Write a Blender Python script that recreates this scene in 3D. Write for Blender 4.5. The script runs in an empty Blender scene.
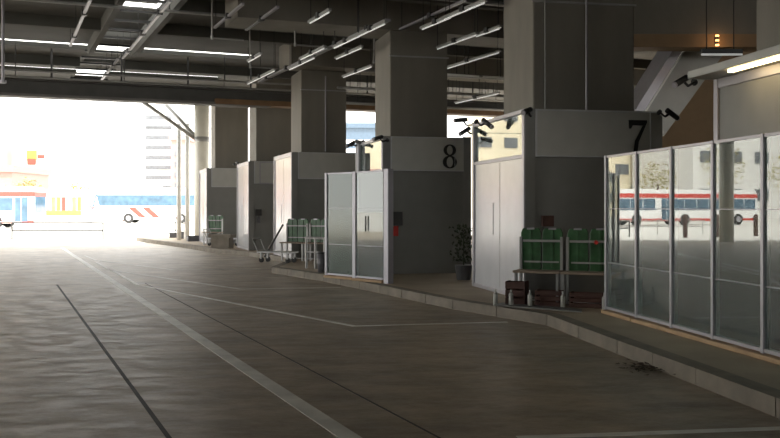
import bpy, bmesh, math, random
from mathutils import Vector, Matrix
random.seed(7)
C = bpy.context.scene
COL = C.collection
# ---------------------------------------------------------------- camera, world, sun, exposure
F = 928.0; H = 1.63; HZ = 207.0
cd = bpy.data.cameras.new('camera'); cam = bpy.data.objects.new('camera', cd); COL.objects.link(cam)
cam.location = (0, 0, H); cam.rotation_euler = (math.pi/2, 0, 0)
cd.sensor_fit = 'HORIZONTAL'; cd.sensor_width = 36; cd.lens = 36*F/780; cd.shift_y = -12/780
cd.clip_end = 600; C.camera = cam
w = bpy.data.worlds.new('sky'); C.world = w; w.use_nodes = True
bg = w.node_tree.nodes['Background']; bg.inputs[0].default_value = (1.0, 0.985, 0.95, 1); bg.inputs[1].default_value = 3.6
sd = bpy.data.lights.new('sun', 'SUN'); sd.energy = 9; sd.angle = 0.01; sd.color = (1, .96, .88)
sun = bpy.data.objects.new('sun', sd); COL.objects.link(sun)
sun.rotation_euler = Vector((-.10, .38, -.9)).to_track_quat('-Z', 'Y').to_euler()
vs = C.view_settings; vs.view_transform = 'Standard'; vs.look = 'None'; vs.gamma = 1; vs.use_curve_mapping = False
vs.exposure = 0.25
# ---------------------------------------------------------------- frames
def U(v): l = math.hypot(*v); return (v[0]/l, v[1]/l)
R_ = U((-.42, 1)); Q_ = (R_[1], -R_[0]); ROADZ = math.atan(.42)        # along the road, and across it
def RS(s, t): return (s*R_[0]+t*Q_[0], s*R_[1]+t*Q_[1])
def ground(px, py, z=0.0):
    d = F*(H-z)/(py-HZ); return ((px-390)/F*d, d)
def atz(px, py, z):
    d = F*(z-H)/(HZ-py); return ((px-390)/F*d, d)
# ---------------------------------------------------------------- materials
def mat(name, col, rough=.6, metal=0, var=.12, scale=3, spec=.5, bump=0, emit=None, es=0, stretch=None, rvar=0, coord='Object'):
    m = bpy.data.materials.new(name); m.use_nodes = True; n = m.node_tree; b = n.nodes['Principled BSDF']
    b.inputs['Roughness'].default_value = rough; b.inputs['Metallic'].default_value = metal
    b.inputs['Specular IOR Level'].default_value = spec
    tc = n.nodes.new('ShaderNodeTexCoord'); mp = n.nodes.new('ShaderNodeMapping'); n.links.new(tc.outputs[coord], mp.inputs[0])
    if stretch: mp.inputs['Scale'].default_value = stretch
    nz = n.nodes.new('ShaderNodeTexNoise'); nz.inputs['Scale'].default_value = scale; nz.inputs['Detail'].default_value = 6
    n.links.new(mp.outputs[0], nz.inputs['Vector'])
    cr = n.nodes.new('ShaderNodeValToRGB'); n.links.new(nz.outputs['Fac'], cr.inputs[0])
    cr.color_ramp.elements[0].position = .3; cr.color_ramp.elements[1].position = .7
    cr.color_ramp.elements[0].color = tuple(c*(1-var) for c in col)+(1,)
    cr.color_ramp.elements[1].color = tuple(min(1, c*(1+var)) for c in col)+(1,)
    n.links.new(cr.outputs[0], b.inputs['Base Color'])
    if rvar:
        mr = n.nodes.new('ShaderNodeMapRange'); mr.inputs['From Min'].default_value = .3; mr.inputs['From Max'].default_value = .7
        mr.inputs['To Min'].default_value = rough-rvar; mr.inputs['To Max'].default_value = rough+rvar
        n.links.new(nz.outputs['Fac'], mr.inputs['Value']); n.links.new(mr.outputs[0], b.inputs['Roughness'])
    if bump:
        bp = n.nodes.new('ShaderNodeBump'); bp.inputs['Strength'].default_value = bump; bp.inputs['Distance'].default_value = .01
        n2 = n.nodes.new('ShaderNodeTexNoise'); n2.inputs['Scale'].default_value = scale*22; n.links.new(mp.outputs[0], n2.inputs['Vector'])
        n.links.new(n2.outputs['Fac'], bp.inputs['Height']); n.links.new(bp.outputs[0], b.inputs['Normal'])
    if emit:
        b.inputs['Emission Color'].default_value = tuple(emit)+(1,); b.inputs['Emission Strength'].default_value = es
    return m
def glass_mat(name, ior, tint, dirt, dcol=(.6,.7,.66), grough=0.0):
    m = bpy.data.materials.new(name); m.use_nodes = True; n = m.node_tree; n.nodes.clear()
    o = n.nodes.new('ShaderNodeOutputMaterial'); tr = n.nodes.new('ShaderNodeBsdfTransparent'); tr.inputs[0].default_value = tuple(tint)+(1,)
    gl = n.nodes.new('ShaderNodeBsdfGlossy'); gl.inputs['Roughness'].default_value = grough; gl.inputs[0].default_value = (.96, .99, .97, 1)
    fr = n.nodes.new('ShaderNodeFresnel'); fr.inputs[0].default_value = ior
    df = n.nodes.new('ShaderNodeBsdfDiffuse'); df.inputs[0].default_value = tuple(dcol)+(1,)
    tc = n.nodes.new('ShaderNodeTexCoord'); nz = n.nodes.new('ShaderNodeTexNoise'); nz.inputs['Scale'].default_value = 2.2; nz.inputs['Detail'].default_value = 5
    mr = n.nodes.new('ShaderNodeMapRange'); mr.inputs['To Min'].default_value = dirt*.6; mr.inputs['To Max'].default_value = dirt*1.4
    m1 = n.nodes.new('ShaderNodeMixShader'); m2 = n.nodes.new('ShaderNodeMixShader')
    n.links.new(tc.outputs['Object'], nz.inputs['Vector']); n.links.new(nz.outputs['Fac'], mr.inputs['Value'])
    n.links.new(mr.outputs[0], m1.inputs[0]); n.links.new(tr.outputs[0], m1.inputs[1]); n.links.new(df.outputs[0], m1.inputs[2])
    n.links.new(fr.outputs[0], m2.inputs[0]); n.links.new(m1.outputs[0], m2.inputs[1]); n.links.new(gl.outputs[0], m2.inputs[2])
    n.links.new(m2.outputs[0], o.inputs[0]); return m
def road_mat():
    m = mat('road_asphalt', (.40, .335, .255), rough=.55, var=.16, scale=1.3, spec=.5, bump=.15, coord='Object')
    n = m.node_tree; b = n.nodes['Principled BSDF']; cr = [x for x in n.nodes if x.type == 'VALTORGB'][0]
    tc = [x for x in n.nodes if x.type == 'TEX_COORD'][0]
    # polished tyre tracks and damp patches, stretched along the road
    mp = n.nodes.new('ShaderNodeMapping'); mp.inputs['Rotation'].default_value = (0, 0, -ROADZ); mp.inputs['Scale'].default_value = (.45, .9, 1)
    n.links.new(tc.outputs['Object'], mp.inputs[0])
    a = n.nodes.new('ShaderNodeTexNoise'); a.inputs['Scale'].default_value = 5.0; a.inputs['Detail'].default_value = 12; a.inputs['Roughness'].default_value = .8
    n.links.new(mp.outputs[0], a.inputs['Vector'])
    mr = n.nodes.new('ShaderNodeMapRange'); mr.inputs['From Min'].default_value = .43; mr.inputs['From Max'].default_value = .57
    mr.inputs['To Min'].default_value = .42; mr.inputs['To Max'].default_value = .60
    n.links.new(a.outputs['Fac'], mr.inputs['Value']); n.links.new(mr.outputs[0], b.inputs['Roughness'])
    # worn, dusty and oily patches of the surface itself
    wr = n.nodes.new('ShaderNodeValToRGB'); wr.color_ramp.elements[0].position = .36; wr.color_ramp.elements[1].position = .64
    wr.color_ramp.elements[0].color = (.58, .57, .56, 1); wr.color_ramp.elements[1].color = (1.25, 1.25, 1.25, 1)
    fl = n.nodes.new('ShaderNodeTexNoise'); fl.inputs['Scale'].default_value = 2.0; fl.inputs['Detail'].default_value = 14; fl.inputs['Roughness'].default_value = .85
    n.links.new(mp.outputs[0], fl.inputs['Vector']); n.links.new(fl.outputs['Fac'], wr.inputs[0])
    mx = n.nodes.new('ShaderNodeMix'); mx.data_type = 'RGBA'; mx.blend_type = 'MULTIPLY'; mx.inputs[0].default_value = 1
    n.links.new(cr.outputs[0], mx.inputs[6]); n.links.new(wr.outputs[0], mx.inputs[7]); n.links.new(mx.outputs[2], b.inputs['Base Color'])
    return m
M = {}
M['road'] = road_mat()
M['plaza'] = mat('plaza_concrete', (.62, .60, .56), var=.08, scale=.5)
M['walk'] = mat('platform_paving', (.33, .265, .185), rough=.65, var=.15, scale=1.5, bump=.3)
M['kerb'] = mat('kerb_concrete', (.185, .16, .125), rough=.75, var=.2, scale=4, bump=.3)
M['paint'] = mat('road_paint', (.78, .77, .72), rough=.5, var=.22, scale=2.5)
M['paint2'] = mat('worn_road_paint', (.6, .58, .53), rough=.5, var=.25, scale=2.5)
M['joint'] = mat('joint_sealant', (.035, .033, .03), rough=.7)
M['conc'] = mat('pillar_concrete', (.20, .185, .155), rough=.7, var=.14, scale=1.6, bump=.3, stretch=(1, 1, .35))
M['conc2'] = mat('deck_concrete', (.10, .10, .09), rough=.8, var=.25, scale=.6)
M['white_pipe'] = mat('white_pipe', (.80, .80, .78), rough=.35, var=.05)
M['steel'] = mat('grey_steel', (.34, .34, .33), rough=.45, metal=.3, var=.1)
M['alu'] = mat('aluminium', (.36, .35, .38), rough=.4, metal=.4, var=.06)
M['dark'] = mat('dark_metal', (.03, .03, .03), rough=.45, var=.2)
M['rust'] = mat('brown_painted_steel', (.20, .115, .055), rough=.6, var=.2)
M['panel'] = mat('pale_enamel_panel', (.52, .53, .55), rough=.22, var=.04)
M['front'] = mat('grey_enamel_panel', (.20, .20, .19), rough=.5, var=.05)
M['fascia'] = mat('fascia_enamel', (.43, .43, .40), rough=.4, var=.05)
M['digit'] = mat('black_digit', (.006, .006, .007), rough=.5)
M['green'] = mat('green_plastic', (.035, .105, .04), rough=.38, var=.35, scale=5)
M['wood'] = mat('worn_timber', (.26, .20, .15), rough=.7, var=.25, scale=3, stretch=(1, 6, 6))
M['crate'] = mat('brown_crate', (.075, .035, .027), rough=.7, var=.3, scale=5)
M['tan'] = mat('tan_base', (.40, .27, .15), rough=.7, var=.15)
M['red'] = mat('red_paint', (.55, .04, .03), rough=.4)
M['ochre_and_glow'] = mat('ochre_wall_and_glow', (.30, .20, .11), rough=.7, var=.08)  # ochre wall colour, also the lamp glow painted on the fascia beam
M['busw'] = mat('bus_white', (.85, .85, .84), rough=.3, var=.03)
M['busr'] = mat('bus_red', (.55, .06, .045), rough=.4, var=.05)
M['busgl'] = mat('bus_glass', (.07, .13, .19), rough=.1, var=.3, scale=1.5)
M['tyre'] = mat('tyre', (.03, .03, .03), rough=.8)
M['bldg'] = mat('pale_facade', (.75, .74, .72), var=.05)
M['bldgp'] = mat('pink_facade', (.42, .23, .20), var=.05)
M['bldgy'] = mat('cream_facade', (.78, .70, .52), var=.12, scale=.25)
M['bwin'] = mat('facade_window', (.13, .14, .155), rough=.3, var=.2)
M['yellow'] = mat('yellow_sign', (.62, .40, .06), var=.2)
M['leaf'] = mat('pale_leaves', (.34, .30, .10), var=.4, scale=2)
M['bin'] = mat('grey_plastic', (.10, .10, .11), rough=.5)
M['glass'] = glass_mat('clear_glass', 1.85, (.80, .88, .85), .15)
M['frost'] = glass_mat('frosted_glass', 1.5, (.55, .64, .60), .35, (.30, .37, .34), .1)
M['tube'] = mat('tube_daylight_glow', (.9, .9, .9), rough=.3, emit=(1, 1, .96), es=.22)  # tubes are off; the faint glow stands in for daylight on them
M['led'] = mat('led_lit', (1, .9, .7), emit=(1, .74, .36), es=12)
M['ledo'] = mat('amber_lamp_lit', (1, .6, .3), emit=(1, .45, .15), es=3)
M['mat'] = mat('grey_rubber_sheet', (.16, .16, .15), rough=.6, var=.2)
# ---------------------------------------------------------------- mesh builder
class MB:
    def __init__(s): s.v = []; s.f = []
    def add(s, vs_, fs): o = len(s.v); s.v += [tuple(x) for x in vs_]; s.f += [tuple(i+o for i in f) for f in fs]; return s
    def box(s, x0, x1, y0, y1, z0, z1):
        return s.add([(x, y, z) for x in (x0, x1) for y in (y0, y1) for z in (z0, z1)],
            [(0,1,3,2), (4,6,7,5), (0,4,5,1), (2,3,7,6), (0,2,6,4), (1,5,7,3)])
    def prism(s, pts, z0, z1):
        n = len(pts)
        return s.add([(p[0], p[1], z0) for p in pts]+[(p[0], p[1], z1) for p in pts],
            [tuple(range(n))[::-1], tuple(range(n, 2*n))]+[(i, (i+1) % n, n+(i+1) % n, n+i) for i in range(n)])
    def prism_y(s, pts, y0, y1):      # outline in x,z extruded along y
        n = len(pts)
        return s.add([(p[0], y0, p[1]) for p in pts]+[(p[0], y1, p[1]) for p in pts],
            [tuple(range(n)), tuple(range(n, 2*n))[::-1]]+[(i, n+i, n+(i+1) % n, (i+1) % n) for i in range(n)])
    def rod(s, a, b, r, n=10, r2=None):
        a = Vector(a); b = Vector(b); d = (b-a).normalized(); r2 = r if r2 is None else r2
        u = d.cross(Vector((0, 0, 1)) if abs(d.z) < .9 else Vector((1, 0, 0))).normalized(); v = d.cross(u)
        vs_ = []
        for p, rr in ((a, r), (b, r2)):
            for k in range(n):
                t = 2*math.pi*k/n; vs_.append(p+(u*math.cos(t)+v*math.sin(t))*rr)
        return s.add(vs_, [(k, (k+1) % n, n+(k+1) % n, n+k) for k in range(n)]+[tuple(range(n))[::-1], tuple(range(n, 2*n))])
    def bar(s, a, b, w_, h_):
        a = Vector(a); b = Vector(b); d = (b-a).normalized()
        u = d.cross(Vector((0, 0, 1)) if abs(d.z) < .95 else Vector((1, 0, 0))).normalized()*w_/2; v = d.cross(u).normalized()*h_/2
        return s.add([a-u-v, a+u-v, a+u+v, a-u+v, b-u-v, b+u-v, b+u+v, b-u+v],
            [(3,2,1,0), (4,5,6,7), (0,1,5,4), (1,2,6,5), (2,3,7,6), (3,0,4,7)])
    def build(s, name, m, parent=None, bevel=0, smooth=False):
        me = bpy.data.meshes.new(name); me.from_pydata(s.v, [], s.f)
        bm = bmesh.new(); bm.from_mesh(me); bmesh.ops.recalc_face_normals(bm, faces=bm.faces); bm.to_mesh(me); bm.free()
        me.materials.append(m if not isinstance(m, str) else M[m])
        o = bpy.data.objects.new(name, me); COL.objects.link(o)
        if parent: o.parent = parent
        if bevel:
            b = o.modifiers.new('bevel', 'BEVEL'); b.width = bevel; b.segments = 2; b.limit_method = 'ANGLE'
        if smooth:
            for p in me.polygons: p.use_smooth = len(p.vertices) == 4
        return o
def thing(name, label, cat, loc=(0, 0, 0), rz=0, group=None):
    o = bpy.data.objects.new(name, None); COL.objects.link(o); o.location = loc; o.rotation_euler = (0, 0, rz)
    o['label'] = label; o['category'] = cat; o['kind'] = 'thing'
    if group: o['group'] = group
    return o
def tag(o, label, cat, group=None, loc=None, rz=None):
    o['label'] = label; o['category'] = cat; o['kind'] = 'thing'
    if group: o['group'] = group
    if loc: o.location = loc
    if rz is not None: o.rotation_euler = (0, 0, rz)
    return o
def struct(name, mb, m, loc=(0, 0, 0), rz=0):
    o = mb.build(name, m); o['kind'] = 'structure'; o.location = loc; o.rotation_euler = (0, 0, rz); return o
def dup(root, loc, rz, label, group=None):
    r = root.copy(); COL.objects.link(r); r.location = loc; r.rotation_euler = (0, 0, rz); r['label'] = label
    if group: r['group'] = group
    for ch in list(root.children):
        c = ch.copy(); COL.objects.link(c); c.parent = r
        for g in ch.children: d = g.copy(); COL.objects.link(d); d.parent = c
    return r
# ---------------------------------------------------------------- ground
def rquad(s0, s1, t0, t1): return [RS(s0, t0), RS(s0, t1), RS(s1, t1), RS(s1, t0)]
struct('floor', MB().prism(rquad(-42, 43, -30, 24), -.3, 0), 'road')
struct('ground', MB().prism([(-260, -60), (260, -60), (260, 320), (-260, 320)], -.6, -.02), 'plaza')
kerb = [(3.75, 0.5), (3.45, 4.0), (2.99, 7.2), (2.80, 8.5), (2.52, 10.3), (2.16, 12.77), (1.0, 14.8), (-.19, 17.5), (-1.45, 20.3), (-2.93, 22.9),
        (-2.80, 26.6), (-4.65, 30.6), (-6.5, 33.5), (-8.1, 36.8), (-10.6, 41.5), (-12.3, 45.0)]
def off(pts, d):
    out = []
    for i, p in enumerate(pts):
        a = Vector(pts[max(0, i-1)]); b = Vector(pts[min(len(pts)-1, i+1)]); t = (b-a).normalized()
        out.append((p[0]+t.y*d, p[1]-t.x*d))
    return out
inner = off(kerb, .20)
struct('platform', MB().prism(inner+[(-4, 49), (30, 49), (30, .5)], -.1, .15), 'walk')
kb = MB()
for i in range(len(kerb)-1):          # kerb stones about a metre long with open joints
    a, b = Vector(kerb[i]), Vector(kerb[i+1]); c, d = Vector(inner[i]), Vector(inner[i+1])
    n = max(1, round((b-a).length/1.1))
    for k in range(n):
        f0 = k/n+.003; f1 = (k+1)/n-.003
        kb.prism([a.lerp(b, f0), c.lerp(d, f0), c.lerp(d, f1), a.lerp(b, f1)], -.05, .152)
struct('trim_1', kb, 'kerb')
def stripe(pts, wd, m, name, label):
    mb = MB()
    L = [off(pts, -wd/2), off(pts, wd/2)]
    for i in range(len(pts)-1):
        mb.prism([L[0][i], L[1][i], L[1][i+1], L[0][i+1]], 0.0, .004)
    return tag(mb.build(name, m), label, 'road marking' if 'line' in name else 'joint')
def along(p, l): return (p[0]+R_[0]*l, p[1]+R_[1]*l)
p0 = (-.28, 6.55)
stripe([along(p0, -4), along(p0, 33)], .15, 'paint', 'lane_line', 'long thick white lane line running from bottom centre to the exit')
stripe([(-7.4, 24.5), (-5.27, 19.4), (-.49, 12.7), (1.66, 13.15)], .085, 'paint', 'bay_line', 'thin bent white bay line in front of booth 7')
stripe([(-8.6, 27.2), (-7.2, 23.9), (-2.95, 18.4), (-1.0, 18.8)], .085, 'paint2', 'bay_line', 'worn bent white bay line beyond the first one, towards booth 8')
stripe([(-10.2, 31), (-9, 28.4), (-5.6, 24.0), (-3.4, 24.4)], .085, 'paint2', 'bay_line', 'faint white bay line farthest away, near booth 9')
stripe([(.9, 6.55), (2.95, 6.84)], .09, 'paint', 'bay_line', 'short white line at bottom right ending at the kerb')
stripe([along((-1.56, 6.55), -4), along((-1.56, 6.55), 14)], .035, 'joint', 'expansion_joint', 'dark straight joint in the road left of the thick white line')
stripe([along((.2, 6.9), -4), along((.2, 6.9), 14)], .016, 'joint', 'expansion_joint', 'thin faint joint in the road right of the thick white line')
lb = MB()
for k in range(170):
    x = 2.62+random.gauss(0, .12); y = 9.35+random.gauss(0, .16)
    x -= .05; z = .006+random.random()*.02; a = random.random()*6.28; l = .03+random.random()*.04
    lb.add([(x, y, z), (x+l*math.cos(a), y+l*math.sin(a), z+.006), (x+l*math.cos(a+.9), y+l*math.sin(a+.9), z+.012)], [(0, 1, 2)])
o = lb.build('leaf_litter', mat('dead_leaves', (.07, .05, .03), var=.4, scale=20)); o['kind'] = 'stuff'
o['label'] = 'small heap of dead leaves in the gutter by the kerb'; o['category'] = 'leaves'
# ---------------------------------------------------------------- deck overhead
SLAB = 6.3
cb = MB(); TH = .12
def slab(s0, s1, t0, t1): cb.prism(rquad(s0, s1, t0, t1), SLAB, SLAB+TH)
slab(-42, 27.9, -17, 2.45); slab(28.8, 33.1, -17, 2.45); slab(34.0, 42, -17, 2.45)
slab(-42, 27.9, 3.5, 7.4); slab(28.8, 33.1, 3.5, 7.4); slab(34.0, 42, 3.5, 7.4)
slab(-42, 42, 7.4, 24); slab(-42, -8, 2.45, 3.5); slab(26.3, 27.9, 2.45, 3.5); slab(31.2, 33.1, 2.45, 3.5); slab(35.4, 42, 2.45, 3.5)
cb.prism(rquad(42, 42.3, -17, 24), SLAB, SLAB+.5)
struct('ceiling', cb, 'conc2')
rb = MB()
for s in [x for x in range(-24, 27, 3)]+[30.5, 36]:
    rb.prism(rquad(s, s+.22, -17, 2.3), SLAB-.28, SLAB); rb.prism(rquad(s, s+.22, 3.6, 24), SLAB-.28, SLAB)
for t in (2.3, 3.5): rb.prism(rquad(-8, 27.8, t, t+.14), SLAB-.32, SLAB)
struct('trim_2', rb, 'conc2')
for z, s0, s1, l in ((7.15, 27.0, 32.0, 'unseen sun blocker added above the nearer cross slot of the deck'), (6.85, 32.6, 35.6, 'unseen sun blocker added above the farther cross slot of the deck')):
    tag(MB().prism(rquad(s0, s1, -17, 9), z, z+.08).build('slot_sun_blocker', 'conc2'), l, 'sun blocker')  # unseen slabs added to stop sun falling through the slots
tag(MB().prism(rquad(-8, 26.9, 1.9, 4.1), 7.4, 7.5).build('slot_cover', 'conc'), 'pale cover slab above the long slot in the deck', 'slab')
gb = ['just behind the front of booth 7', 'over the booth 8 pillar', 'over the booth 9 pillar', 'beyond the edge beam']
for s, l in zip((13.6, 19.8, 25.6), gb):
    struct('ceiling_beam', MB().prism(rquad(s-.6, s+.6, 7.5 if s > 20 else 4.6, 24 if s > 14 else 9.5), 5.62, SLAB), 'conc')
for s in (-12, 2, 16):
    struct('ceiling_beam', MB().prism(rquad(s-.4, s+.4, -17, 2.2), 5.9, SLAB), 'conc2')
# edge beam with brown flange and pipes
e = thing('edge_beam', 'long dark edge beam spanning the exit above the road', 'beam')
eb = MB(); eb.prism(rquad(29, 29.25, -17, 24), 4.92, 5.30); eb.prism(rquad(28.85, 29.4, -17, 24), 5.30, 5.36); eb.build('web', mat('beam_grey', (.075, .073, .068)), e)
MB().prism(rquad(28.85, 29.4, -17, 8.0), 4.84, 4.92).build('flange', mat('grey_flange', (.16, .15, .14)), e)
MB().prism(rquad(28.8, 29.4, 6.2, 24), 4.86, 5.02).build('brown_flange', 'rust', e)
for k in range(21):
    p = RS(29.12, -16.6+2*k); MB().box(p[0]-.025, p[0]+.025, p[1]-.025, p[1]+.025, 5.3, SLAB).build('hanger', 'dark', e)
def pipe(s, t0, t1, z, r, m, label, name='pipe', hang=3.0, group=None):
    e = thing(name, label, 'pipe', group=group); a = RS(s, t0); b = RS(s, t1)
    MB().rod((*a, z), (*b, z), r).build('pipe_run', m, e, smooth=True)
    n = int((t1-t0)/hang)
    for k in range(1, n+1):
        p = RS(s, t0+k*hang-.6); MB().rod((*p, z+r*.8), (*p, SLAB), .012, 6).build('hanger', 'dark', e)
        q = RS(s, t0+k*hang-1.2); d = (Q_[0]*.05, Q_[1]*.05); MB().rod((q[0]-d[0], q[1]-d[1], z), (q[0]+d[0], q[1]+d[1], z), r*1.12, 10).build('coupling', 'steel', e)
for s, z, r, l in ((28.4, 5.52, .03, 'dark pipe just above the edge beam'), (28.5, 5.34, .03, 'lowest dark pipe along the edge beam'), (20.5, 5.9, .035, 'dark pipe under the deck at the top of the view'), (17.3, 5.95, .05, 'thick dark pipe at the very top of the view')):
    pipe(s, -17, 22, z, r, 'steel', l)
for i in range(9):
    s = 21.5+i*.9; z = 5.05+.13*(i % 4)
    pipe(s, 9.6 if i % 2 else 8.9, 20, z, .028+.01*(i % 3), 'steel' if i % 3 else 'white_pipe', 'grey pipe in the rack of pipes between the tall pillars', hang=1.3, group='pipes in the rack between the pillars')
# lengthwise rails and lamp rows, each given by where it starts and how long it runs
def railrow(px, py, z, length, name, label, has_tube, group, w_=.07):
    x, y = atz(px, py, z); e = thing(name, label, 'light' if 'light' in name else 'cable tray', (x, y, z), ROADZ, group)
    MB().box(-w_/2, w_/2, 0, length, .0, .045).build('housing', 'steel' if has_tube else 'alu', e)
    if has_tube:
        tb = MB().rod((0, .06, -.022), (0, length-.06, -.018), .016, 8).build('tube', 'tube', e)
    for k in range(max(1, int(length/2))):
        yy = length*(k+.5)/max(1, int(length/2)); MB().box(-w_*.9, w_*.9, yy-.07, yy+.07, -.02, .08).build('junction_box', 'dark', e)
    n = max(2, int(length/1.5)+1)
    for k in range(n):
        yy = .1+(length-.2)*k/(n-1); MB().rod((0, yy, .05), (0, yy, SLAB-z), .008, 6).build('hanger', 'dark', e)
L5 = 5.25
for px, py, ln, lb_ in ((330, 10.5, 1.25, 'short bright tube light hanging alone near the top'), (261, 54, 1.25, 'short tube light left of the long lamp row'),
      (275, 70, 3.0, 'tube light at the far end of the long lamp row'), (325, 47, 1.9, 'paired tube light in the middle of the long lamp row'),
      (315, 57, 2.2, 'thin tube light low in the long lamp row'), (386, 22.5, 1.6, 'tube light at the near end of the long lamp row by the booth 8 pillar'), (360, 35, 1.7, 'tube light left of the booth 8 pillar top'),
      (486, 1, 1.7, 'tube light running up beside the top of the booth 7 pillar'), (452, 16, 1.4, 'tube light right of the booth 8 pillar top'), (477, 34, 2.0, 'tube light between the two big pillars'), (501, 27, 1.1, 'tube light touching the left edge of the booth 7 pillar'),
      (362, 47, 1.8, 'low tube light just left of the booth 8 pillar'), (372, 66, 2.2, 'small tube light low between the booth 9 and booth 8 pillars'),
      (500, 51.5, 3.2, 'long low tube light between the two big pillars'), (499, 93, 2.8, 'lowest tube light between the two big pillars')):
    railrow(px, py, L5 if py < 80 else 4.9, ln, 'tube_light', lb_, True, 'tube lights under the deck')
for px, py, ln, lb_ in ((170, 2, 7.5, 'long bright cable tray beside the deck slot'), (90, 1, 5.5, 'dim cable tray at upper left'), (243, 5, 2.6, 'short cable tray left of the bright short lamp'),
      (278, 8, 2.6, 'short cable tray right of its twin at the top'), (466, 1, 3.2, 'thin cable tray above the lamp right of the booth 8 pillar'), (118, 60, 6, 'far cable tray near the bright slot openings'),
      (388, 21, 10, 'long cable tray carrying the long lamp row')):
    railrow(px, py, 5.6 if px != 388 else 5.36, ln, 'cable_tray', lb_, False, 'cable trays under the deck', .06 if px != 388 else .12)
x3, y3 = (3-390)/F*20, 20
tag(MB().rod((0, 0, 4.35), (0, 0, SLAB), .035, 10).rod((0, 0, 4.3), (0, 0, 4.36), .07, 10).build('hanging_pole', 'alu'), 'pale vertical pole hanging from the deck at the left edge of the view', 'pole', None, (x3, y3, 0))
for px, py, ln, l in ((295, 45, .9, 'thin drain pipe with an elbow left of the long lamp row'), (212, 38, .7, 'thin drain pipe with an elbow above the bright strip'), (374, 62, .8, 'thin drain pipe with an elbow beside the booth 8 pillar'), (250, 67, .8, 'thin drain pipe with an elbow near the end of the lamp row')):
    x, y = atz(px, py, 5.3)
    tag(MB().rod((0, 0, 0), (0, 0, SLAB-5.3), .018, 8).rod((0, 0, 0), (ln*Q_[0], ln*Q_[1], 0), .018, 8).rod((0, 0, -.03), (0, 0, .05), .03, 8).build('drain_pipe', 'steel'), l, 'pipe', None, (x, y, 5.3))
# crossbars of the deck slot
sb = MB()
for k, s in enumerate([x*1.25 for x in range(6, 30)]): sb.bar((*RS(s, 2.3), SLAB-.05), (*RS(s, 3.6), SLAB-.05), .06, .06)
tag(sb.build('slot_grille', 'dark'), 'row of dark bars across the deck slot', 'grille')
# ---------------------------------------------------------------- pillars
def square_pillar(px, D, w_, dp, k, label, top=SLAB, n_=1):
    X = (px-390)/F*D; a = math.atan(k)
    e = thing('concrete_pillar', label, 'pillar', (X, D, .15), a, 'square concrete pillars behind the booths')
    MB().box(0, w_, 0, dp, 0, top-.15).build('shaft', 'conc', e, bevel=.03)
    MB().box(-.02, w_+.02, -.03, 0, top-.75, top-.72).build('pipe_strap', 'steel', e)
    return e
p7 = square_pillar(533, 15.35, 1.80, 1.6, .19, 'wide square concrete pillar rising behind booth 7', 5.62)
MB().rod((.92, -.04, 3.1), (.92, -.04, 5.4), .018).build('conduit', 'alu', p7)
MB().rod((.2, -.03, 3.0), (.2, -.03, 5.4), .012).build('conduit', 'steel', p7)
square_pillar(390, 20.9, 1.36, 1.5, .25, 'square concrete pillar rising behind booth 8', 5.62)
p9 = square_pillar(301, 26.9, 1.36, 1.5, .31, 'square concrete pillar rising behind booth 9', 5.62)
MB().rod((.72, -.04, 3.1), (.72, -.04, 5.3), .02).build('conduit', 'alu', p9)
square_pillar(256, 32.2, 1.36, 1.5, .31, 'square concrete pillar behind the booth with a framed panel')
square_pillar(215, 37.8, 1.36, 1.5, .31, 'farthest square concrete pillar next to the round white column')
square_pillar(843, 9.75, 1.68, 1.6, .19, 'concrete pillar cut off by the upper right corner above the warm light')
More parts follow.
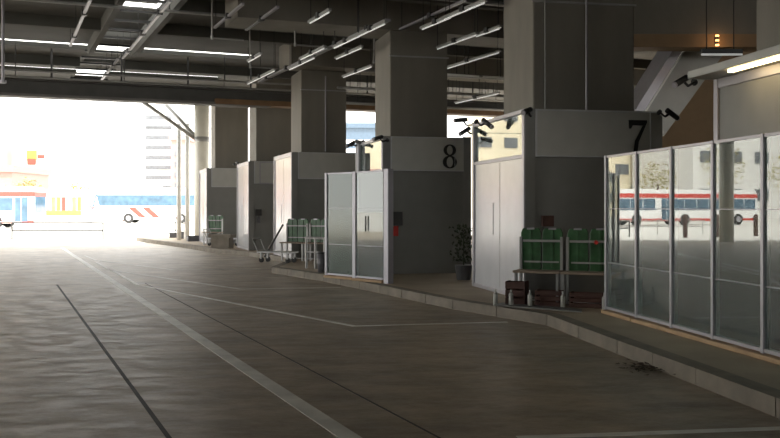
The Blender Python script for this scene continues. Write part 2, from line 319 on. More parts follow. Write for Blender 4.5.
# ---------------------------------------------------------------- booths
def seven():
    return [(0, 1), (1, 1), (1, .93), (.55, .35), (.47, .0), (.24, .0), (.36, .38), (.78, .84), (.22, .84), (.12, .74), (.03, .74)]
def ell(cx, cz, rx, rz_, n=28): return [(cx+rx*math.cos(2*math.pi*k/n), cz+rz_*math.sin(2*math.pi*k/n)) for k in range(n)]
def ring(mb, o_, i_, y0, y1):
    n = len(o_); v = [(p[0], y, p[1]) for y in (y0, y1) for p in o_+i_]; f = []
    for k in range(n):
        l = (k+1) % n
        f += [(k, l, n+l, n+k), (2*n+k, 3*n+k, 3*n+l, 2*n+l), (k, 2*n+k, 2*n+l, l), (n+k, n+l, 3*n+l, 3*n+k)]
    mb.add(v, f)
def booth(px, D, k, wd, dp, label, num=None, window=True, top=3.19, pm='panel'):
    X = (px-390)/F*D; e = thing('waiting_booth', label, 'booth', (X, D, .15), math.atan(k), 'bus bay booths along the platform')
    h = top-.15
    # side wall (local x=0, y from 0 to dp): pale panels, window on top, frame posts
    zw = h-.72 if window else h-.06
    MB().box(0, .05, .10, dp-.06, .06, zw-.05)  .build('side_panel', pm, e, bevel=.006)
    sm = MB(); sm.box(-.004, .0, dp*.45, dp*.45+.012, .1, zw-.08); sm.build('panel_seam', 'steel', e)
    fr = MB(); fr.box(-.03, .07, dp-.07, dp+.03, 0, h); fr.box(-.02, .06, 0.0, .10, 0, h); fr.box(-.02, .06, .1, dp-.06, zw-.06, zw); fr.box(-.02, .06, .1, dp-.06, h-.07, h)
    fr.box(-.02, .06, .1, dp-.06, 0, .07)
    fr.build('side_frame', 'alu', e, bevel=.005)
    if window:
        MB().box(.012, .03, .1, dp-.07, zw, h-.07).build('side_window', 'glass', e)
        MB().rod((.05, dp*.3, zw+.1), (.05, dp*.2, h-.15), .012).build('window_stay', 'alu', e)
    MB().box(-.01, -.002, dp*.58, dp*.78, 1.0, 1.55).build('hatch', 'panel', e, bevel=.002)
    # front
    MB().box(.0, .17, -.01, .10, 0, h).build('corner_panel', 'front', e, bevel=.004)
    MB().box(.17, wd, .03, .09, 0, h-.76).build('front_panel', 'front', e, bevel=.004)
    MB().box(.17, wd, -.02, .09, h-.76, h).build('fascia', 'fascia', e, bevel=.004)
    bd = MB(); bd.box(.17, .195, -.035, -.02, h-.74, h-.02); bd.box(.17, wd, -.035, -.02, h-.03, h-.01); bd.box(.17, wd, -.035, -.02, h-.76, h-.74); bd.box(wd-.22, wd-.205, -.035, -.02, h-.74, h-.02)
    bd.build('fascia_trim', 'panel', e)
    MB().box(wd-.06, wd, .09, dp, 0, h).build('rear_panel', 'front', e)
    if num == '7':
        hh = .54; x0 = wd-.60; MB().prism_y([(x0+p[0]*.32, h-.69+p[1]*hh) for p in seven()], -.035, -.021).build('number', 'digit', e)
    if num == '8':
        cx = wd-.33; z0 = h-.70; mb = MB(); ring(mb, ell(cx, z0+.145, .165, .145), ell(cx, z0+.145, .075, .115), -.035, -.021)
        ring(mb, ell(cx, z0+.41, .145, .13), ell(cx, z0+.41, .07, .10), -.037, -.022); mb.build('number', 'digit', e)
    return e, X, h
KA = .21
b7, x7, h7 = booth(525, 14.7, KA, 2.36, 2.75, 'grey booth with black number 7 and green benches in front', '7')
b8, x8, h8 = booth(383, 20.4, .25, 1.86, 2.75, 'grey booth with black number 8 behind the glass door screens', '8')
booth(292, 26.3, .31, 2.1, 2.75, 'plain grey booth with bright side between the glass screens and the booth to its left', None, False)
b10, x10, h10 = booth(249, 31.5, .31, 2.1, 2.75, 'far grey booth with a thin framed panel and a small dark sign', None, False)
booth(207, 37.1, .31, 2.1, 2.9, 'farthest grey booth beside the round white column', None, False)
fm = MB(); x0 = .35
for a in ((x0, 1.95, h10-.78, h10-.74), (x0, 1.95, h10-.06, h10-.02), (x0, x0+.04, h10-.78, h10-.02)): fm.box(a[0], a[1], -.05, -.036, a[2], a[3])
fm.build('panel_frame', 'alu', b10)
b6, x6, h6 = booth(868, 9.15, .17, 2.2, 2.9, 'pale grey booth at right edge with a warm strip light under its roof lip', None, False, top=3.28, pm='front')
MB().box(-.38, .1, -.3, 2.95, h6+.0, h6+.10).build('roof_lip', 'fascia', b6, bevel=.01)
MB().box(-.30, -.24, -.2, 2.1, h6-.03, h6).build('strip_light', 'led', b6)
MB().box(-.012, -.003, .1, 2.83, 2.28, 2.30).build('seam', 'steel', b6)
# signs on booths
def wallsign(px, py, D, k, wd, hh, m, label, cat='sign', name='wall_sign', d=.06):
    X = (px-390)/F*D; z = H+(HZ-py)*D/F
    return tag(MB().box(-wd/2, wd/2, -d, 0, -hh/2, hh/2).build(name, m, bevel=.004), label, cat, None, (X, D, z), math.atan(k))
wallsign(547, 221, 14.72, KA, .19, .17, 'crate', 'small dark red box on the front of booth 7 above the benches', 'box', 'alarm_box')
wallsign(397, 218.5, 20.44, .25, .22, .30, 'dark', 'dark square sign on the front of booth 8')
wallsign(395.5, 231, 20.44, .25, .10, .22, 'red', 'narrow red sign below the dark sign on booth 8')
wallsign(258.5, 212.5, 31.58, .31, .20, .22, 'dark', 'small dark sign on the far booth with framed panel')
wallsign(258.5, 220, 31.58, .31, .10, .2, 'bin', 'small narrow sign below the dark sign on the far booth')
# ---------------------------------------------------------------- glass screens along the kerb
def screen(loc, rz, label, group, gm='glass', wd=.98, door=False, rails=True, h=2.2, post=.05):
    e = thing('glass_screen', label, 'glass screen', loc, rz, group)
    MB().box(-post/2, post/2, -.03, .03, 0, h).build('post', 'alu', e, bevel=.006)
    MB().box(post/2, wd-post/2, -.006, .006, .09, h-.03).build('glass_pane', gm, e)
    for a, c, d in ((.018, h-.035, h-.005), (.022, .06, .095), (.007, 1.452, 1.460), (.007, .70, .707)):
        MB().box(post/2, wd-post/2, -a, a, c, d).build('rail', 'alu', e)
    MB().box(0, wd, -.09, .09, 0, .05).build('base_block', 'tan', e, bevel=.01)
    if door: MB().rod((wd*.42, -.04, 1.0), (wd*.42, -.04, 1.3), .015).build('door_handle', 'dark', e)
    return e
def gl_pt(D): return (5.142-.163*D, D)
Ds = [12.96, 11.97, 11.0, 10.04, 9.08, 8.12, 7.16]
ga = math.atan2(-1, .163)
names = ['glass screen farthest down the kerb, touching the green benches', 'second glass screen from the benches along the kerb', 'middle glass screen of the kerb row, third from the benches', 'wide glass screen fourth from the benches, below the grey booth wall', 'glass screen cut by the right edge of the view', 'glass screen nearest the camera, beyond the right edge']
for D, l in zip(Ds, names):
    screen((*gl_pt(D), .15), ga, l, 'glass screens along the kerb')
sa = math.atan2(-.70, .61)
screen((-1.334, 19.55, .15), sa, 'frosted glass screen left of the glass door by booth 8', 'glass screens by booth 8', 'frost', .93, rails=True, post=.07)
screen((-.71, 18.75, .15), sa, 'clear glass door screen with dark handle by booth 8', 'glass screens by booth 8', 'glass', .93, door=True, post=.10)
tag(MB().box(-.07, .07, -.07, .07, 0, 2.22).build('end_post', 'alu', bevel=.01), 'thick pale end post right of the glass door by booth 8', 'post', None, (-.03, 17.95, .15), sa)
# ---------------------------------------------------------------- cameras on the booths
def cctv(px, py, D, yaw, pitch, label, src=[]):
    X = (px-390)/F*D; z = H+(HZ-py)*D/F
    if not src:
        e = thing('security_camera', label, 'camera', (X, D, z), yaw, 'cameras mounted on the booth tops')
        e.rotation_euler = (pitch, 0, yaw)
        MB().rod((0, -.13, 0), (0, .12, 0), .042, 14).build('camera_body', 'dark', e, smooth=True)
        MB().rod((0, -.15, 0), (0, -.13, 0), .038, 14, .044).build('lens_hood', 'alu', e)
        MB().rod((0, .05, -.03), (0, .10, -.11), .018).rod((0, .10, -.11), (0, .24, -.11), .016).rod((0, .22, -.11), (0, .25, -.11), .045).build('bracket', 'dark', e)
        src.append(e); return e
    e = dup(src[0], (X, D, z), yaw, label); e.rotation_euler = (pitch, 0, yaw); return e
cctv(681, 81, 12.0, -1.0, .45, 'tilted camera at the top of the pale booth wall at right')
cctv(672, 114, 14.9, 2.0, .5, 'camera on the right end of the number 7 fascia')
cctv(527, 111, 14.6, -.6, .3, 'camera at the left corner of booth 7 roof')
cctv(487, 123, 16.0, .7, .6, 'camera hanging inside the window of booth 7')
cctv(465, 131, 17.5, -1.0, .5, 'camera low left of the booth 7 side frame')
cctv(461, 120, 17.6, -1.3, .1, 'upper camera left of the booth 7 side frame')
cctv(378, 138, 20.2, -.9, .3, 'camera at the left corner of booth 8 roof')
cctv(359.5, 142, 22.6, 0.9, .2, 'middle camera of the cluster behind the glass door of booth 8')
cctv(351, 144, 22.8, -1.0, .5, 'leftmost camera of the cluster above the frosted screen')
cctv(366, 143.5, 22.5, .9, .5, 'right camera of the cluster above the glass door')
tag(MB().rod((0, 0, 0), (0, 0, 3.1), .05).build('camera_pole', 'alu'), 'slim pale pole carrying cameras behind the frosted screen', 'pole', None, ((359-390)/F*22.6, 22.65, .15))
cctv(281, 156, 29.0, .7, .3, 'small camera on the bright side of the booth left of the glass screens')
cctv(238, 163, 33.8, .7, .3, 'tiny camera on the side of the far booth with framed panel')
# ---------------------------------------------------------------- benches with tall green backs
def bench(loc, rz, label, n=2, seat=.50, src={}):
    if n in src: return dup(src[n], loc, rz, label)
    e = thing('green_bench', label, 'bench', loc, rz, 'green high backed benches in front of the booths')
    W = .34*n
    for k in range(n):
        x = k*.34+.01; pts = [(x, seat-.02), (x+.32, seat-.02), (x+.32, 1.08), (x+.29, 1.15), (x+.03, 1.15), (x, 1.08)]
        b = MB().prism_y(pts, .28, .32).build('back_panel', 'green', e, bevel=.012)
        MB().box(x+.14, x+.18, .265, .28, seat+.02, 1.12).build('rib', 'green', b, bevel=.004)
        MB().box(x+.10, x+.22, .27, .285, 1.13, 1.16).build('top_glint', 'alu', b)  # pale strip stands in for the highlight on the panel top
    MB().box(-.02, W+.02, -.10, .27, seat-.045, seat-.01).build('seat_plank', 'wood', e, bevel=.006)
    MB().box(.06, W-.02, .2, .235, .94, .975).build('rail', 'steel', e, bevel=.004)
    MB().box(.08, W-.06, .22, .25, seat+.10, seat+.125).build('rail', 'steel', e)
    for x in (0, W-.04):
        MB().box(x, x+.04, -.06, -.02, 0, seat-.045).build('leg', 'steel', e); MB().box(x, x+.04, .235, .275, 0, 1.02).build('leg', 'steel', e)
    MB().box(.06, W-.06, .0, .24, .05, .07).build('foot_shelf', 'steel', e)
    src[n] = e; return e
def crate(loc, rz, wd, hh, label, src={}):
    e = thing('wooden_crate', label, 'crate', loc, rz, 'brown crates under the green benches')
    b = MB(); n = 3
    for k in range(n): b.box(0, wd, 0, .02, k*hh/n+.01, (k+1)*hh/n-.01); b.box(0, wd, .24, .26, k*hh/n+.01, (k+1)*hh/n-.01)
    b.build('slats', 'crate', e)
    c = MB(); c.box(0, .02, .02, .24, 0, hh); c.box(wd-.02, wd, .02, .24, 0, hh); c.box(.02, wd-.02, .02, .24, 0, .02); c.build('end_boards', 'crate', e)
    return e
bz = math.atan2(-.55, 1.3)
bx, by = 1.93, 14.28
ux, uy = math.cos(bz), math.sin(bz)
bench((bx, by, .15), bz, 'left green bench with timber seat by the corner of booth 7', 2, .52)
bench((bx+ux*.74-.02, by+uy*.74-.06, .15), bz, 'right green bench next to the first glass screen', 2)
crate((bx-.10*ux-.1, by-.02*uy-.28, .15), bz, .30, .36, 'brown crate at the left end of the left green bench')
crate((bx+.36*ux-.1, by+.36*uy-.28, .15), bz, .40, .24, 'low brown crate in front of the middle of the green benches')
crate((bx+.86*ux-.08, by+.86*uy-.25, .15), bz, .48, .22, 'long low brown crate in front of the right green bench')
for i, (f, l) in enumerate(((-.22, 'leftmost pale bottle by the left crate'), (.02, 'second pale bottle from the left by the crates'), (.31, 'pale bottle between the first two crates'), (.80, 'pale bottle between the middle and long crates'), (1.40, 'pale bottle at the right end of the long crate'))):
    b = MB().rod((0, 0, 0), (0, 0, .17), .035, 12).rod((0, 0, .17), (0, 0, .21), .035, 12, .014).rod((0, 0, .21), (0, 0, .25), .014, 10)
    tag(b.build('plastic_bottle', mat('pale_plastic', (.45, .45, .42), rough=.4) if i == 0 else bpy.data.materials['pale_plastic'], smooth=True), l, 'bottle', 'bottles by the crates', (bx+f*ux-.14, by+f*uy-.40, .15), 0)
tag(MB().prism([(1.55, 13.9), (1.72, 14.2), (2.75, 13.30), (2.68, 12.98)], .152, .17).build('rubber_sheet', 'mat', bevel=.004), 'flat grey sheet lying on the platform before the benches', 'sheet')
rf = MB()
for k in range(9):
    a = k*.7; rf.rod((0, 0, 0), (.035*math.cos(a), -.03, .035*math.sin(a)), .014, 6, .004)
tag(rf.build('ribbon_rosette', 'red'), 'small red rosette hanging on the right green bench', 'ornament', None, (bx+1.28*ux-.01, by+1.28*uy+.15, 1.10), bz)
bench((-3.0, 25.75, .15), bz, 'green bench in front of the booth left of the glass screens, its left half', 2)
bench((-2.32, 25.40, .15), bz, 'green bench partly hidden by the frosted screen', 2)
bench((-7.25, 36.2, .15), bz, 'farthest green bench beside the farthest booth', 2)
# leaning bar and low trolley by the third bench
lb2 = MB().bar((-3.45, 25.5, .25), (-2.95, 25.6, 1.15), .05, .05); tag(lb2.build('leaning_bar', 'dark'), 'dark bar leaning against the far green bench', 'bar')
def trolley(loc, rz, wd, label, m='steel'):
    e = thing('flat_trolley', label, 'trolley', loc, rz, 'low trolleys on the platform')
    MB().box(0, wd, 0, .5, .26, .30).build('deck', m, e, bevel=.006)
    for x in (.1, wd-.1):
        for y in (.08, .42): MB().rod((x, y-.02, .07), (x, y+.02, .07), .07, 12).build('wheel', 'tyre', e); 
    f = MB()
    for x in (.1, wd-.1):
        for y in (.08, .42): f.box(x-.02, x+.02, y-.04, y+.04, .1, .26)
    f.build('caster_fork', 'steel', e)
    MB().rod((0, .05, .3), (-.15, .05, .62), .015).rod((0, .45, .3), (-.15, .45, .62), .015).rod((-.15, .05, .62), (-.15, .45, .62), .015).build('handle', 'steel', e)
trolley((-3.55, 24.7, .15), bz, 1.0, 'low grey trolley in front of the far green bench', 'steel')
trolley((-7.0, 35.3, .15), bz, 1.2, 'pale trolley in front of the farthest green bench', 'alu')
# low concrete seat far left
e = thing('concrete_bench', 'low concrete block bench by the farthest green bench', 'bench', (*ground(208, 248, .15), .15), bz)
MB().box(0, .95, 0, .4, .38, .5).build('seat', 'kerb', e, bevel=.01); MB().box(.1, .85, .05, .35, 0, .38).build('block', 'kerb', e)
# handrail and bin beside the frosted screen
e = thing('handrail', 'grey tubular handrail left of the frosted glass screen', 'handrail', (-2.02, 22.4, .15), -.75)
for x in (0, .32, .64): MB().rod((x, 0, 0), (x, 0, .72), .028).build('post', 'steel', e)
MB().rod((-.03, 0, .74), (.72, 0, .74), .03).build('top_rail', 'steel', e); MB().rod((-.03, 0, .4), (.72, 0, .4), .02).build('lower_rail', 'steel', e)
e = thing('litter_bin', 'grey litter bin between the handrail and the frosted screen', 'bin', (-1.52, 21.0, .15), .2)
MB().rod((0, 0, 0), (0, 0, .42), .11, 18, .135).build('bin_body', 'bin', e, smooth=True); MB().rod((0, 0, .42), (0, 0, .46), .145, 18, .12).build('lid', 'dark', e)
e = thing('low_bench', 'low dark bench seen through the glass door by booth 8', 'bench', (-.62, 19.7, .15), -.3)
MB().box(0, .5, 0, .3, .36, .41).build('seat', 'bin', e, bevel=.01)
for x in (.06, .41): MB().box(x, x+.04, .05, .25, 0, .36).build('leg', 'steel', e)
# dark shrub in a pot inside the gap right of booth 8
e = thing('potted_shrub', 'dark potted shrub in the gap between booth 8 and booth 7', 'plant', (1.50, 18.9, .15))
MB().rod((0, 0, 0), (0, 0, .3), .14, 16, .18).build('pot', 'bin', e)
lf = MB()
for k in range(260):
    u = random.gauss(0, .13); v = random.gauss(0, .12); z = .35+random.random()*.75; a = random.random()*6.28; l = .06
    lf.add([(u, v, z), (u+l*math.cos(a), v+l*math.sin(a), z+.03), (u+l*.6*math.cos(a+.8), v+l*.6*math.sin(a+.8), z+.06)], [(0, 1, 2)])
lf.rod((0, 0, .28), (0, 0, .9), .012); lf.build('foliage', mat('dark_leaves', (.03, .045, .02), var=.4), e)
tag(MB().box(0, .22, 0, .06, 0, 3.25).build('service_panel', 'front', bevel=.005), 'narrow grey panel behind the right end of booth 8', 'panel', None, ((463-390)/F*23.4, 23.4, .15), .25)
# ---------------------------------------------------------------- stair and ochre wall at right
def vwall(px0, px1, D, z0, z1, m, name, th=.2):
    return MB().box((px0-390)/F*D, (px1-390)/F*D, D, D+th, z0, z1)
o = struct('wall_ochre', vwall(660, 800, 24.0, .15, SLAB, 'ochre_and_glow', 'w'), 'ochre_and_glow')
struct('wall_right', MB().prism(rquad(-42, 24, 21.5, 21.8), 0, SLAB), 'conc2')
st = thing('staircase', 'grey enclosed stair flight rising to the right behind booth 7', 'staircase')
D = 19.5
def PZ(px, py, d): return ((px-390)/F*d, H+(HZ-py)*d/F)
MB().prism_y([PZ(636, 119, D), PZ(664, 136, D), PZ(747, 22, D), PZ(696, 22, D)], D, D+1.6).build('side_wall', 'fascia', st)
MB().prism_y([PZ(628, 120, D), PZ(640, 120, D), PZ(702, 22, D), PZ(690, 22, D)], D-.08, D+1.6).build('stringer', 'alu', st)
MB().prism_y([PZ(638, 120, D), PZ(640, 120, D), PZ(702, 22, D), PZ(700, 22, D)], D-.12, D-.08).build('edge_strip', 'white_pipe', st)
MB().prism_y([PZ(561, 276, D), PZ(664, 136, D), PZ(636, 119, D), PZ(538, 276, D)], D+.2, D+1.6).build('lower_flight', 'fascia', st)
D = 17.9
bm_ = thing('fascia_beam', 'beam above the stair at upper right with lamp glow painted on its lower band', 'beam')
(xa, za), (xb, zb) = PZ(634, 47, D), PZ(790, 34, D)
MB().box((600-390)/F*D, (800-390)/F*D, D, D+.5, za, zb).build('glow_band', 'ochre_and_glow', bm_)  # warm lamp light on the girder underside put in as an ochre band
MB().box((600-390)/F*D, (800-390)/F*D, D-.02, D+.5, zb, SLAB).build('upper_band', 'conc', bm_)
l = thing('amber_lamp', 'small amber lamp glowing on the beam above the stair', 'lamp', ((716-390)/F*D, D-.03, H+(HZ-41)*D/F))
MB().rod((0, 0, -.10), (0, 0, .10), .03).build('holder', 'dark', l)
for z in (-.09, 0, .09): MB().rod((0, -.035, z-.015), (0, -.035, z+.015), .035).build('bulb', 'ledo', l)
lt = bpy.data.lights.new('amber_light', 'POINT'); lt.energy = 1.5; lt.color = (1, .6, .3); lt.shadow_soft_size = .05
lo = bpy.data.objects.new('amber_light', lt); COL.objects.link(lo); lo.parent = l; lo.location = (0, -.25, -.1)
D = 17.0
l = thing('tube_light', 'strip lamp with added fill light right of the amber lamp above the stair', 'light', ((702-390)/F*D, D, H+(HZ-51)*D/F), 0)
MB().box(0, .75, 0, .1, -.04, .04).build('housing', 'dark', l); MB().rod((0, .03, -.06), (.75, .03, -.06), .02).build('tube', 'tube', l)
la = bpy.data.lights.new('stair_fill_light', 'AREA'); la.shape = 'RECTANGLE'; la.size = .7; la.size_y = .05; la.energy = 14; la.color = (1, .97, .9)  # area light added below the strip lamp to brighten the stair
lo = bpy.data.objects.new('stair_fill_light', la); COL.objects.link(lo); lo.parent = l; lo.location = (.37, .03, -.09)
MB().rod((.1, .05, .04), (.1, .05, 1.78), .01).rod((.6, .05, .04), (.6, .05, 1.78), .01).build('hanger', 'dark', l)
# ---------------------------------------------------------------- round columns at the deck edge
def round_col(s, t, label, brace):
    p = RS(s, t); e = thing('round_column', label, 'column', (*p, 0), 0, 'round white columns at the deck edge')
    MB().rod((0, 0, 0), (0, 0, 6.28), .33, 28).build('shaft', mat('white_column', (.80, .78, .70), rough=.5, var=.05) if 'white_column' not in bpy.data.materials else bpy.data.materials['white_column'], e, smooth=True)
    MB().rod((0, 0, 4.45), (0, 0, 4.75), .32, 28, .35).rod((0, 0, 4.75), (0, 0, 4.8), .35, 28, .31).build('collar', 'steel', e, smooth=True)
    if brace:
        for dx, dy in ((-2.5, -.5), (-1.7, .3)):
            MB().rod((0, 0, 4.5), (dx, dy, 6.28), .085).build('brace', 'steel', e, smooth=True)
round_col(41.7, 8.35, 'round column with two slanting braces at the exit', True)
round_col(41.7, -2.5, 'round column beyond the left edge of the view', True)
round_col(41.7, -12.5, 'round column far beyond the left edge', False)
for px, l in ((179, 'left slim white post near the braced column'), (187.5, 'right slim white post next to the braced column')):
    x, y = ground(px, 243); tag(MB().rod((0, 0, 0), (0, 0, 5.4), .10, 16).build('slim_post', 'white_pipe', smooth=True), l, 'post', None, (x, y, 0))
# small clutter at foot of columns
def barrier(loc, rz, wd, hh, label, nposts=2, m='steel', group=None, r=.025):
    e = thing('guard_rail', label, 'railing', loc, rz, group)
    for k in range(nposts):
        x = wd*k/(nposts-1); MB().rod((x, 0, 0), (x, 0, hh), r).build('post', m, e)
    for z in (hh, hh*.55): MB().rod((0, 0, z), (wd, 0, z), r*.9).build('rail', m, e)
x, y = ground(12, 240); x1, y1 = ground(103, 240)
barrier((x, y, 0), 0, x1-x, .85, 'low grey pipe guard rail across the road at the exit', 2, 'dark', None, .04)
barrier((-25.5, 48.5, 0), .1, 6, .85, 'guard rail continuing beyond the left edge', 3)
for k, (x, y) in enumerate(((-20.6, 43.5), (-23.0, 44), (-26.0, 44.5))):
    tag(MB().rod((0, 0, 0), (0, 0, 1.15), .12, 14).rod((0, 0, 1.15), (0, 0, 1.22), .12, 14, .05).build('bollard', 'crate'), ['dark bollard nearest the exit, beyond the left edge', 'dark bollard in the middle of three beyond the left edge', 'dark bollard farthest left of three beyond the left edge'][k], 'bollard', 'bollards beyond the left edge', (x, y, 0))
barrier((*ground(163, 240), 0), -.5, 1.6, .9, 'small rail in front of the white posts', 3, 'dark')
for k, (px, py, wd, hh, l) in enumerate(((169, 241, .5, .35, 'small dark box on the ground at left of the slim posts'), (178, 242, .45, .45, 'dark box between the slim white posts'), (188, 245, .5, .35, 'dark box at the foot of the braced column'))):
    e = thing('equipment_box', l, 'box', (*ground(px, py), 0.0), .2*k, 'dark boxes at the exit'); MB().box(0, wd, 0, .4, 0, hh).build('case', 'bin', e, bevel=.03); MB().box(-.01, wd+.01, -.01, .41, hh, hh+.04).build('lid', 'dark', e)
def aframe(px, py, label):
    e = thing('folding_sign', label, 'sign', (*ground(px, py), 0)); 
    for s in (-1, 1): MB().bar((-.28*s*.2, .2*s, 0), (0, 0, .85), .34, .025).build('board', 'bldg', e)
    MB().rod((-.15, 0, .86), (.15, 0, .86), .02).build('hinge', 'steel', e)
aframe(185, 242.5, 'small pale folding sign beside the slim posts')
# ---------------------------------------------------------------- buses
def bus(loc, rz, L_, hh, label, style):
    e = thing('bus', label, 'bus', loc, rz)          # long axis x from 0 to L_, near side at y=0
    W = 2.5; r = .35
    pts = [(0+.0, .35), (L_, .35), (L_, hh-.3), (L_-.25, hh), (.3, hh), (0.05, hh-.35)] if style == 'city' else [(-.1, .35), (L_, .35), (L_, hh), (.9, hh), (.55, hh-.25), (.0, 1.3), (-.1, 1.0)]
    MB().prism_y(pts, 0, W).build('body', 'busw', e, bevel=.06)
    if style == 'city':
        g = MB(); z0, z1 = 1.35, 2.35; n = 7
        for k in range(n): x = .3+k*(L_-1.9)/n; g.box(x, x+(L_-1.9)/n-.08, -.02, .0, z0, z1)
        g.build('side_windows', 'busgl', e)
        d = MB().box(L_-1.5, L_-.5, -.025, 0, .5, 2.4).build('door', 'busgl', e); MB().box(L_-1.02, L_-.98, -.035, -.025, .5, 2.4).build('door_bar', 'busw', d)
        MB().box(.06, L_-.02, -.015, 0, hh-.75, hh-.38).build('roof_stripe', 'busr', e); MB().box(L_, L_+.02, .15, W-.15, 1.2, 2.5).build('windscreen', 'busgl', e)
        MB().box(L_-.02, L_+.03, .0, W, hh-.75, hh-.4).build('front_stripe', 'busr', e)
        MB().box(.06, L_-.02, -.012, 0, .38, .6).build('skirt', 'busr', e)
        wx = (L_-3.0, 2.2)
    else:
        MB().prism_y([(.75, 1.75), (L_-.4, 1.75), (L_-.4, 2.85), (.45, 2.85)], -.02, 0).build('side_windows', 'busgl', e)
        MB().prism_y([(-.03, 1.35), (.12, 1.35), (.5, 2.9), (.35, 2.9)], -.01, W).build('windscreen', 'busgl', e)
        for x in (3.7, 5.1): MB().prism_y([(x, 1.55), (x+.7, 1.55), (x+1.75, .62), (x+1.05, .62)], -.022, 0).build('slanted_stripe', 'busr', e)
        MB().box(0, L_, -.018, 0, 1.52, 1.60).build('upper_stripe', 'busr', e)
        MB().box(0, 3.4, -.018, 0, .58, .68).build('lower_stripe', 'busr', e); MB().box(5, L_, -.018, 0, .55, .62).build('lower_stripe', 'busr', e)
        MB().box(.6, 1.4, -.016, 0, .42, .5).build('badge', 'busr', e)
        wx = (4.0-.3, L_-3)
    for x in wx:
        a = MB().rod((x, -.03, .5), (x, .3, .5), .5, 24).build('wheel', 'tyre', e); MB().rod((x, -.05, .5), (x, -.03, .5), .26, 16).build('hub', 'alu', a)
        MB().rod((x, W-.3, .5), (x, W+.02, .5), .5, 24).build('wheel', 'tyre', e)
    return e
bus((-38.6, 72, 0), 0, 11, 3.2, 'white city bus with a red roof band at the left edge', 'city')
bus((-50.0, 72.8, 0), .0, 11, 3.2, 'second red banded bus farther left, outside the view', 'city')
X2 = (92-390)/F*94
bus((X2, 94, 0), 0, 12, 3.58, 'white coach with two slanted red stripes outside the exit', 'coach')
# ---------------------------------------------------------------- background town
def building(px0, px1, ytop, D, dp, m, label, rows=0, cols=0, winm='bwin', band=False):
    xa = (px0-390)/F*D; xb = (px1-390)/F*D; hh = H+(HZ-ytop)*D/F
    e = thing('building', label, 'building', (xa, D, 0)); wd = xb-xa
    MB().box(0, wd, 0, dp, 0, hh).build('walls', m, e)
    MB().box(-.3, wd+.3, -.3, dp+.3, hh, hh+.8).build('roof_edge', m, e)
    for r in range(rows):
        z0 = 3+(hh-4)*r/rows
        if band: MB().box(.3, wd-.3, -.15, 0, z0, z0+(hh-4)/rows*.38).build('window_band', winm, e)
        else:
            for c in range(cols):
                x0 = .6+(wd-1.2)*c/cols; MB().box(x0, x0+(wd-1.2)/cols*.6, -.12, 0, z0, z0+(hh-4)/rows*.5).build('window', winm, e)
    return e
building(144, 173, 104, 170, 18, 'bldg', 'tall white apartment tower with balcony bands behind the coach', 9, 0, 'bwin', True)
building(171, 186, 140, 160, 14, 'bldgp', 'pinkish block right of the tall white tower', 5, 2)
building(117, 141, 186, 145, 12, 'bldg', 'low white block with few windows left of the tall tower', 3, 4)
building(13, 50, 148, 130, 12, 'bldg', 'white block with an orange poster at left', 4, 4, 'bldg')
building(-30, 12, 172, 110, 12, 'bldgp', 'pale pink low block at the left edge', 2, 5, 'bldg')
building(325, 400, 128, 150, 20, mat('blue_facade', (.08, .12, .17), rough=.4), 'pale office block glimpsed between the pillars', 7, 0, 'bldg', True)
building(480, 560, 100, 120, 20, 'bldgy', 'cream block beyond the platform', 4, 0, 'bwin', True)
for i, (x, y, wd, hh, m) in enumerate(((-80, 119, 26, 17, 'bldgy'), (-92, 104, 26, 22, 'bldg'), (-125, 112, 30, 16, 'bldgy'), (-120, 60, 22, 18, 'bldg'))):
    e = thing('building', ['cream block beyond the buses, outside the left edge', 'tall white block outside the left edge', 'wide cream block far outside the left edge', 'white block beside the road outside the left edge'][i], 'building', (x, y, 0))
    MB().box(0, wd, 0, 14, 0, hh).build('walls', m, e)
    for r in range(4):
        for c in range(6): MB().box(1+c*wd/6, 1+c*wd/6+2.2, -.1, 0, 2.5+r*hh/4.4, 4+r*hh/4.4).build('window', 'bwin', e)
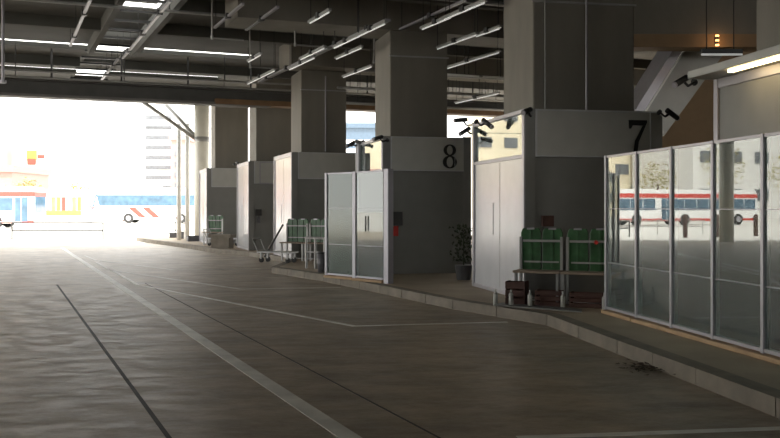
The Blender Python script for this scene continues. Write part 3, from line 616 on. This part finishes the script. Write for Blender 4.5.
# poster
D = 129.88
e = thing('poster_board', 'orange and red poster on the white block at left', 'sign', ((26-390)/F*D, D-.2, H+(HZ-167)*D/F))
MB().box(0, 2.9, 0, .3, 0, 2.7).build('board', 'bldg', e); MB().box(.2, 1.6, -.1, 0, .9, 2.3).build('picture', 'yellow', e); MB().box(1.7, 2.7, -.1, 0, 1.2, 1.7).build('stripe', 'busr', e); MB().box(.3, 1.5, -.15, -.1, .3, 1.2).build('lower_picture', 'busr', e)
D = 92
e = thing('shop_front', 'low shop front with colourful posters between the two buses', 'building', ((33-390)/F*D, D, 0))
wd = 4.9
MB().box(0, wd, 0, 3, 0, 3.3).build('walls', 'bldg', e); MB().box(0, wd, -.3, 0, 3.1, 3.4).build('awning', 'bldgp', e)
for k in range(9):
    MB().box(.3+k*wd/9.5, .3+k*wd/9.5+.35, -.1, 0, .9 if k % 2 else 1.3, 2.6).build('poster', ['yellow', 'busr', 'bldgp', 'leaf'][k % 4], e)
MB().box(1.2, 4.8, -.14, -.1, .8, 1.25).build('banner', 'yellow', e)
def tree(x, y, hh, label):
    e = thing('tree', label, 'tree', (x, y, 0), 0, 'pale autumn trees outside')
    MB().rod((0, 0, 0), (0, 0, hh*.6), .16, 10, .09).build('trunk', 'crate', e)
    lf = MB()
    for k in range(500):
        v = Vector((random.gauss(0, 1), random.gauss(0, 1), random.gauss(0, 1))).normalized()*(random.random()**.4)
        p = Vector((v.x*hh*.3, v.y*hh*.3, hh*.68+v.z*hh*.3)); a = random.random()*6.28; l = .28
        q = p+Vector((math.cos(a), math.sin(a), random.uniform(-.6, .6)))*l; r = p+Vector((math.cos(a+1.4), math.sin(a+1.4), random.uniform(-.6, .6)))*l
        lf.add([p, q, r], [(0, 1, 2)])
    lf.build('crown', 'leaf', e)
for k, (x, y, hh) in enumerate(((-41, 105, 5.2), (-35.5, 106, 4.6), (-46, 106, 5.5), (-31, 108, 4.2), (-58, 88, 9), (-66, 87, 8), (-76, 88, 9.5), (-51, 90, 7))):
    tree(x, y, hh, ['autumn tree above the middle of the shop front', 'small autumn tree right of the shop front', 'autumn tree left behind the shop front', 'small tree behind the coach nose', 'tall tree outside the left edge behind the buses', 'tree outside the left edge, second beyond the tall one', 'tallest tree farthest left outside the view', 'tree just outside the left edge'][k])
e = tag(MB().rod((-75, 60, 8.0), (-8, 60, 6.6), .025, 6).build('overhead_cable', 'dark'), 'thin overhead cable across the bright sky outside', 'cable')
for x, z in ((-75, 8.05), (-8, 6.65)):
    tag(MB().rod((0, 0, 0), (0, 0, z), .12, 10).build('cable_pole', 'steel'), 'pole holding the left end of the overhead cable' if x < -20 else 'pole holding the right end of the overhead cable', 'pole', None, (x, 60, 0))
struct('added_wall_left', MB().prism(rquad(-42, 10, -17.3, -17), 0, SLAB), 'conc2')  # unseen wall added to hold back daylight on the near side
